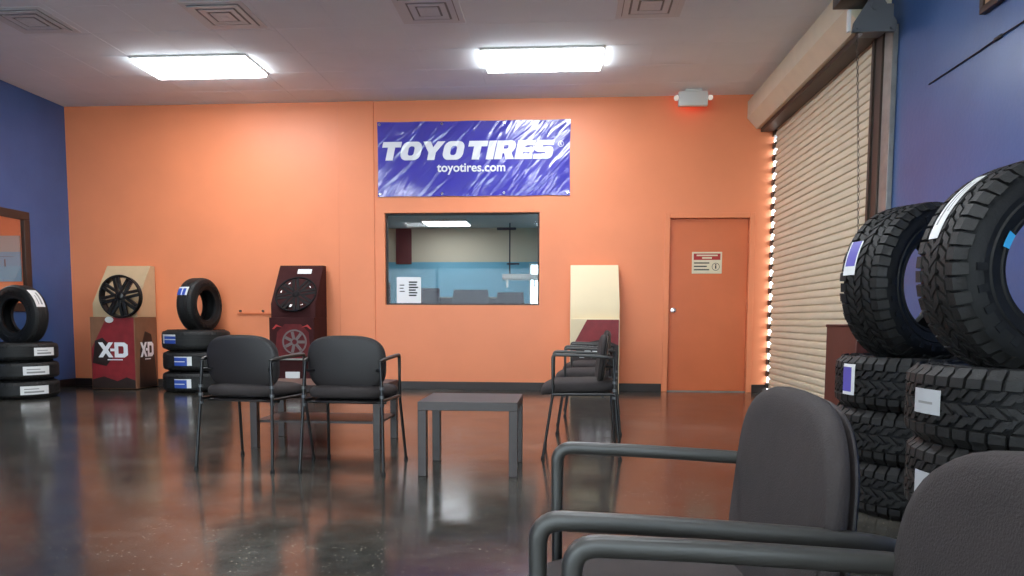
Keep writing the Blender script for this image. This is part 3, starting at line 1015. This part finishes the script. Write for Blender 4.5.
# stack by the orange wall
stack(-4.63, 8.95, .40, .25, .225, 'road', 3,
      ['black road tire lying at the bottom of the stack against the orange wall', 'black road tire lying second from the floor in the stack against the orange wall', 'black road tire lying on top of the flat stack against the orange wall'],
      [[(D_(-88), .26, -.065, .045, 'blue')], [(D_(-88), .27, -.05, .06, 'blue')], [(D_(-116), .30, -.04, .07, 'bluewhite')]])
tire('tire', .34, .23, .185, 'road', 'black road tire standing upright on the stack against the orange wall', (-4.58, 8.95, .730), stand=D_(82), stickers=[(D_(150), .17, -.09, .05, 'bluewhite')])
# big all terrain stacks on the right
stack(1.745, 3.66, .405, .24, .22, 'at', 3,
      ['knobbly black tire lying at the bottom of the stack beside the roll-up door', 'knobbly black tire lying in the middle of the stack beside the roll-up door', 'knobbly black tire lying on top of the flat stack beside the roll-up door'],
      [[], [], [(D_(-168), .11, -.06, .085, 'violet')]])
tire('tire', .372, .26, .21, 'at', 'knobbly black tire with violet sticker standing upright on the stack beside the roll-up door', (1.655, 3.62, .704), stand=D_(26), stickers=[(D_(162), .22, -.085, -.02, 'violet')])
stack(1.575, 2.52, .40, .2475, .22, 'at', 3,
      ['knobbly black tire lying at the bottom of the stack nearest the camera', 'knobbly black tire lying in the middle of the stack nearest the camera', 'knobbly black tire lying on top of the flat stack nearest the camera'],
      [[(D_(-176), .08, -.03, .07, 'bluewhite')], [(D_(-170), .19, -.07, .03, 'grey')], [(D_(-172), .16, -.03, .05, 'grey')]])
t = tire('tire', .352, .26, .185, 'at', 'knobbly black tire with white sticker strip standing upright on the stack nearest the camera', (1.525, 2.50, .716), stand=D_(5), stickers=[(D_(143), .36, -.05, .0, 'white')])
b = MB()
b.grid(lambda u, v: Matrix.Translation((0, 0, .352)) @ Matrix.Rotation(D_(5), 4, 'Z') @ Matrix.Rotation(PI / 2, 4, 'X') @ Vector(((.194 + .028 * v) * math.cos(D_(151 + 13 * u)), (.194 + .028 * v) * math.sin(D_(151 + 13 * u)), .129 - .010 * (1 - v))), 6, 4)
o = b.build('blue_sticker', 'sticker_cyan', t, fix=False)
o['label'] = 'light blue sticker on the sidewall'

# ------------------------------------------------------------------ guest chairs
def sup(a, n):
    c, s = math.cos(a), math.sin(a)
    return math.copysign(abs(c) ** (2 / n), c), math.copysign(abs(s) ** (2 / n), s)
def pad(w, d, th, n, fn, crown=.012, seg=48):
    """soft cushion: superellipse plan w x d, fn maps (x, y, z) to the final place"""
    b = MB()
    rings = [(.0, 1.0), (.45, .98), (.78, .92), (.92, .80), (.98, .55), (1.0, .15), (1.0, -.2), (.975, -.6), (.90, -.85), (.5, -1), (0, -1)]
    vs, fs = [], []
    idx = []
    for s, z in rings:
        row = []
        if s == 0:
            vs.append(fn(0, 0, z * th / 2 + (crown if z > 0 else 0)))
            row = [len(vs) - 1]
        else:
            for i in range(seg):
                x, y = sup(2 * PI * i / seg, n)
                vs.append(fn(x * s * w / 2, y * s * d / 2, z * th / 2 + (crown * (1 - s * s) if z > 0 else 0)))
                row.append(len(vs) - 1)
        idx.append(row)
    for a, c in zip(idx, idx[1:]):
        for i in range(seg):
            j = (i + 1) % seg
            if len(a) == 1: fs.append((a[0], c[i], c[j]))
            elif len(c) == 1: fs.append((a[i], c[0], a[j]))
            else: fs.append((a[i], c[i], c[j], a[j]))
    b.add(vs, fs, 0, True)
    return b

def bez(p0, p1, p2, n=6):
    p0, p1, p2 = Vector(p0), Vector(p1), Vector(p2)
    return [(1 - t) ** 2 * p0 + 2 * t * (1 - t) * p1 + t * t * p2 for t in (i / n for i in range(n + 1))]

def guest_chair(label, group):
    t = thing('guest_chair', (0, 0, 0), 0, label, 'chair', group)
    # seat
    def sf(x, y, z):
        drop = -.030 * max(0, (y - .12) / .12) ** 2 - .010 * (x / .24) ** 2 * 0
        return (x, y + .035, .460 + z + drop + .012 * (y < 0) * (-y / .24))
    pad(.468, .50, .075, 4.2, sf, .016).build('seat', 'fabric', t)
    def shell_under(x, y, z):
        return (x, y + .02, .418 + z)
    pad(.42, .42, .022, 4, shell_under, 0).build('seat_pan', 'shell', t)
    # backrest: leans back, hollow towards the sitter
    def bf(off):
        def f(x, y, z):
            v = (y + .165) / .33
            return (x * (1 + .03 * v), -.086 - .036 * v - .018 * (1 - (x / .225) ** 2) - .008 * math.sin(v * PI) + z + off, .638 + y)
        return f
    pad(.47, .335, .040, 3.1, bf(.0), .006).build('backrest', 'fabric', t)
    pad(.45, .32, .016, 3.1, bf(-.020), .0).build('back_shell', 'shell', t)
    for s in (-1, 1):
        xa = s * .235
        # front leg from under the arm to the floor
        b = MB()
        b.tube([(xa, .203, .64), (xa, .202, .45)] + bez((xa, .202, .45), (xa, .203, .40), (xa + s * .004, .212, .35), 4)[1:] + [(xa + s * .022, .262, .012)], .0092, 12)
        l = b.build('leg', 'tube', t)
        b = MB(); b.tube([(xa + s * .0215, .260, .018), (xa + s * .0225, .2635, 0)], [.0125, .0135], 12); b.build('rubber_foot', 'glide', l)
        b = MB()
        b.tube([(xa - s * .01, -.186, .654), (xa, -.195, .50), (xa + s * .002, -.200, .40), (xa + s * .016, -.235, .012)], .0092, 12)
        l = b.build('leg', 'tube', t)
        b = MB(); b.tube([(xa + s * .0158, -.2345, .018), (xa + s * .0165, -.236, 0)], [.0125, .0135], 12); b.build('rubber_foot', 'glide', l)
        # arm: plastic sleeve bending over the front corner
        pr = [(math.copysign(abs(math.cos(q)) ** .7, math.cos(q)) * 1.0, math.copysign(abs(math.sin(q)) ** .7, math.sin(q)) * .95) for q in (2 * PI * i / 14 for i in range(14))]
        path = [Vector((xa, .203, .545)), Vector((xa, .203, .60)), Vector((xa, .203, .652))] + bez((xa, .203, .652), (xa, .203, .678), (xa, .176, .678), 7)[1:] + \
               [Vector((xa, .08, .676)), Vector((xa, -.02, .672)), Vector((xa, -.10, .668))] + bez((xa, -.10, .668), (xa, -.165, .665), (xa - s * .012, -.190, .654), 4)[1:]
        rad = [.0090, .0100, .0105] + [.0110] * 7 + [.0110, .0110, .0110] + [.0108, .0104, .0100, .0095]
        b = MB(); b.tube(path, rad, mi=0, prof=pr); b.build('armrest', 'arm', t)
        # bumper clips on the rear posts
        for z in (.50, .45, .40):
            b = MB(); b.tube([(xa, -.1945, z - .008), (xa, -.1945, z + .008)], .0135, 12)
            b.build('post_clip', 'grey_steel', t)
        # side rail under the seat and bracket to the backrest
        b = MB(); b.tube([(xa, -.198, .425), (xa, .203, .420)], .010, 10); b.build('side_rail', 'tube', t)
        b = MB(); b.tube([(xa, -.190, .60), (s * .19, -.140, .60)], .009, 8); b.build('back_bracket', 'tube', t)
    for y in (-.12, .13):
        b = MB(); b.tube([(-.24, y, .410), (.24, y, .410)], .009, 10); b.build('cross_rail', 'tube', t)
    return t

proto = None
def place_chair(x, y, rz, label, group=None):
    global proto
    if proto is None:
        proto = guest_chair(label, group)
        c = proto
    else:
        c = copy_tree(proto)
    c.location = (x, y, 0)
    c.rotation_euler = (0, 0, rz)
    tag(c, label)
    if group: c['group'] = group
    return c
place_chair(-1.92, 4.40, D_(-8), 'black guest chair with its back turned, the one further from the small square table', 'black guest chairs')
place_chair(-1.285, 4.37, D_(-2), 'black guest chair with its back to the view beside the small square table', 'black guest chairs')
place_chair(.125, 4.97, D_(90), 'black guest chair in side view, front one of the row before the cream topped stand', 'black guest chairs')
place_chair(.205, 6.02, D_(90), 'black guest chair in the middle of the side view row, behind the front one', 'black guest chairs')
place_chair(.265, 7.1, D_(90), 'black guest chair at the far end of the side view row, nearest the orange wall', 'black guest chairs')
place_chair(.183, 1.03, D_(88), 'large black guest chair near the camera with its whole back and both arms in view', 'black guest chairs')
place_chair(.212, .478, D_(90), 'black guest chair nearest the camera, cut off by the frame edge', 'black guest chairs')

# ------------------------------------------------------------------ tables
def table(name, x0, x1, y0, y1, z, label, shelf=None):
    t = thing(name, ((x0 + x1) / 2, (y0 + y1) / 2, 0), 0, label, 'table')
    hx, hy, w = (x1 - x0) / 2, (y1 - y0) / 2, .05
    b = MB(); b.box((-hx, -hy, z - .05), (hx, hy, z), bev=.002, seg=1); b.build('table_top', 'table', t)
    for sx in (-1, 1):
        for sy_ in (-1, 1):
            b = MB(); b.box((sx * hx, sy_ * hy, 0), (sx * (hx - w), sy_ * (hy - w), z - .05), bev=.002, seg=1); b.build('leg', 'table', t)
    if shelf:
        b = MB(); b.box((-hx + .012, -hy + .05, shelf - .018), (hx - .012, hy - .05, shelf), bev=.002, seg=1); b.build('shelf', 'table', t)
table('side_table', -.84, -.265, 4.125, 4.64, .432, 'small square dark brown table standing alone on the floor in mid room')
table('coffee_table', -2.195, -1.27, 4.95, 5.50, .445, 'long dark brown coffee table with a lower shelf behind the pair of chairs', shelf=.19)

# ------------------------------------------------------------------ wheel display stands
def xd(w, h):
    """block logo: X and D with a small inset"""
    vs, fs = [], []
    def add(loops):
        v, f = fill2d(loops)
        o = len(vs)
        vs.extend(v)
        fs.extend([[i + o for i in q] for q in f])
    add([[(0, 1), (.30, 1), (.50, .72), (.70, 1), (1.0, 1), (.66, .5), (1.0, 0), (.70, 0), (.50, .28), (.30, 0), (0, 0), (.34, .5)]])
    add([[(1.08, 1), (1.74, 1), (1.96, .84), (1.96, .16), (1.74, 0), (1.08, 0)], [(1.34, .25), (1.62, .25), (1.68, .32), (1.68, .68), (1.62, .75), (1.34, .75)]])
    add([[(.80, .41), (1.09, .41), (1.09, .59), (.80, .59)]])
    return vs, fs

def alloy(parent, cx, cyy, cz, R, depth, name='wheel', spokes=8, bright=False, tilt=0, am='alloy_black'):
    """alloy wheel facing -y; face at cyy, barrel running back"""
    T = Matrix.Translation((cx, cyy, cz)) @ Matrix.Rotation(tilt, 4, 'X') @ Matrix.Rotation(PI / 2, 4, 'X')
    # local z points towards -y (the viewer)
    b = MB()
    b.lathe([(R, 0), (R * .985, .012), (R * .93, .010), (R * .90, -.012), (R * .86, -.03), (R * .86, -depth), (R * .93, -depth - .004), (R * .96, -depth + .004), (R * .92, -depth + .02), (R * .90, -depth * .5), (R * .95, -.02)], 56, T=T)
    rim = b.build(name, am, parent)
    b = MB()
    for k in range(spokes):
        a = 2 * PI * k / spokes + .2
        TT = T @ Matrix.Rotation(a, 4, 'Z')
        for s in (-1, 1):
            b.add([(R * .14, s * .012, .000), (R * .14, s * .046, -.004), (R * .90, s * .030 + s * R * .05, .004), (R * .90, s * R * .02, .004),
                   (R * .14, s * .012, -.03), (R * .14, s * .046, -.03), (R * .90, s * .030 + s * R * .05, -.03), (R * .90, s * R * .02, -.03)],
                  [(0, 1, 2, 3), (4, 5, 6, 7), (0, 1, 5, 4), (1, 2, 6, 5), (2, 3, 7, 6), (3, 0, 4, 7)], 0, False, TT)
    b.build('spokes', am, rim)
    b = MB(); b.lathe([(0, .012), (R * .13, .010), (R * .17, 0), (R * .20, -.012), (R * .20, -.035), (0, -.035)], 32, T=T, closed=False); b.build('hub_cap', am, rim)
    b = MB()
    for k in range(8):
        a = 2 * PI * k / 8
        b.tube([T @ Vector((R * .25 * math.cos(a), R * .25 * math.sin(a), -.02)), T @ Vector((R * .25 * math.cos(a), R * .25 * math.sin(a), .004))], .008, 6)
    b.build('lug_nuts', am if am != 'alloy_black' else 'alloy_dim', rim)
    if bright:  # pale slivers between some spokes, highlights put in as bright metal
        b = MB()
        for k in (0, 2, 3, 5, 6):
            a = 2 * PI * (k + .5) / spokes + .2
            TT = T @ Matrix.Rotation(a, 4, 'Z')
            b.add([(R * .42, -.008, -.012), (R * .42, .008, -.012), (R * .76, .013, -.002), (R * .76, -.013, -.002)], [(0, 1, 2, 3)], 0, False, TT)
            b.add([(R * .42, -.008, -.016), (R * .42, .008, -.016), (R * .76, .013, -.006), (R * .76, -.013, -.006)], [(0, 1, 2, 3)], 0, False, TT)
        b.build('glint_slivers', 'alloy_dim', rim)
    return rim

def flat(parent, name, m, loops, place, fix=True):
    vs, fs = fill2d(loops)
    b = MB(); b.add([place(a, c) for a, c in vs], fs)
    return b.build(name, m, parent)

LB, TB = .92, 1.585
def stand_shell(t, w, front, side, top_m, lower=(0, .50)):
    """lower carton front at y=0, back at .5; upper card rises then leans back"""
    b = MB(); b.box((0, 0, .012), (w, .50, LB), bev=.004, seg=1)
    b.build('lower_carton', front, t)
    pts = [(.07, LB), (.07, 1.09), (.40, TB), (.50, TB), (.50, LB)]
    b = MB(); b.prism(pts, .0, w, 'x'); b.build('upper_card', top_m, t)

# stand 1: tan card, maroon print, real wheel
t = thing('wheel_display_stand', (-5.985, 8.875, 0), 0, 'tan cardboard wheel display stand at the left with maroon print and a black wheel', 'display stand', 'wheel display stands')
stand_shell(t, .585, 'kraft_dark', None, 'kraft')
P = lambda a, c: (a, -.003, c)
flat(t, 'front_print', 'maroon', [[(.01, .02), (.01, .52), (.22, LB - .01), (.575, LB - .01), (.575, .02)]], P)
flat(t, 'dark_print', 'black_print', [[(.02, .34), (.06, .62), (.16, .66), (.24, .58), (.28, .40), (.20, .30)]], lambda a, c: (a, -.005, c))
flat(t, 'lower_print', 'black_print', [[(.01, .02), (.01, .13), (.16, .17), (.34, .11), (.46, .16), (.575, .12), (.575, .02)]], lambda a, c: (a, -.005, c))
vs, fs = fit(xd(1, 1), .10, .49, .41, .60); b = MB(); b.add([(a, -.007, c) for a, c in vs], fs); b.box((.22, -.0075, .375), (.42, -.0065, .388)); b.build('front_logo', 'vinyl_white', t)
Ps = lambda d_: (lambda a, c: (.585 + d_, a, c))
flat(t, 'side_print', 'black_print', [[(.06, .02), (.10, .50), (.22, .74), (.36, .70), (.42, .45), (.47, .02)]], Ps(.003))
vs, fs = fit(xd(1, 1), .10, .40, .41, .60); b = MB(); b.add([(.585 + .006, a, c) for a, c in vs], fs); b.box((.5905, .2, .375), (.5925, .33, .388)); b.build('side_logo', 'vinyl_white', t)
b = MB(); b.lathe([(0, 0), (.055, 0), (.055, .004), (0, .004)], 24, T=Matrix.Translation((.26, -.0065, .885)) @ Matrix.Rotation(PI / 2, 4, 'X') @ Matrix.Diagonal((1, .7, 1, 1))); b.build('round_sticker', 'sticker_white', t)
w = alloy(t, .425, -.03, 1.175, .272, .07, 'display_wheel', 8)

# stand 2: dark maroon
t = thing('wheel_display_stand', (-3.655, 8.86, 0), 0, 'dark maroon wheel display stand behind the pair of chairs, with a glossy spoked wheel', 'display stand', 'wheel display stands')
stand_shell(t, .565, 'maroon_dark', None, 'maroon_dark')
nrm = Vector((0, -.832, .555))
al = math.atan2(.33, .495)
alloy(t, .29, .15, 1.215, .265, .03, 'display_wheel', 8, True, tilt=-al, am='alloy_dark')
b = MB(); b.box((-.09, -.004, -.035), (.09, .0, .035), T=Matrix.Translation((.34, .345, 1.505)) @ Matrix.Rotation(-al, 4, 'X')); b.build('price_tag', 'sticker_white', t)
flat(t, 'front_print', 'maroon_deep', [[(.07, .50), (.10, .74), (.20, .84), (.40, .84), (.50, .74), (.52, .50), (.42, .40), (.16, .40)]], P)
b = MB(); T2 = Matrix.Translation((.32, -.005, .62)) @ Matrix.Rotation(PI / 2, 4, 'X')
b.lathe([(.135, 0), (.155, 0), (.155, .003), (.135, .003)], 36, T=T2)
for k in range(7):
    a = 2 * PI * k / 7
    b.box((.03, -.018, 0), (.13, .018, .003), T=T2 @ Matrix.Rotation(a, 4, 'Z'))
b.build('printed_wheel', 'dim_print', t)
for s in (-1, 1):
    flat(t, 'curl_print', 'sticker_grey' if False else 'sign_red', [[(.29 + s * .12, .80), (.29 + s * .20, .835), (.29 + s * .25, .78), (.29 + s * .23, .775), (.29 + s * .19, .81)]], lambda a, c: (a, -.006, c))
b = MB(); b.box((0, -.03, .395), (.565, 0, .415), bev=.003, seg=1); b.build('ledge', 'galv', t)
b = MB(); b.box((.20, -.02, .17), (.38, -.003, .25), bev=.003, seg=1); b.build('white_card', 'sticker_white', t)

# stand 3: cream top
t = thing('wheel_display_stand', (.06, 8.86, 0), 0, 'wheel display stand with a blank cream upper board behind the side view row of chairs', 'display stand', 'wheel display stands')
stand_shell(t, .59, 'cream', None, 'cream')
flat(t, 'front_print', 'maroon', [[(.01, .02), (.01, .55), (.20, LB - .012), (.58, LB - .012), (.58, .02)]], P)
flat(t, 'lower_print', 'black_print', [[(.01, .02), (.01, .46), (.14, .62), (.40, .68), (.58, .60), (.58, .02)]], lambda a, c: (a, -.005, c))
vs, fs = fit(xd(1, 1), .11, .50, .45, .63); b = MB(); b.add([(a, -.007, c) for a, c in vs], fs); b.build('front_logo', 'vinyl_white', t)

# stand 4: low box by the roll-up door
t = thing('display_carton', (1.725, 4.50, 0), 0, 'low red brown display box behind the tire stack beside the roll-up door', 'display box')
b = MB(); b.box((0, 0, .012), (.52, .5, .875), bev=.004, seg=1); b.build('carton', 'red_brown', t)
b = MB(); b.box((.0, -.02, .86), (.52, .52, .88), bev=.004, seg=1); b.build('lid', 'red_brown', t)
b = MB(); b.box((.03, -.004, .40), (.12, 0, .52)); b.build('white_card', 'sticker_white', t)
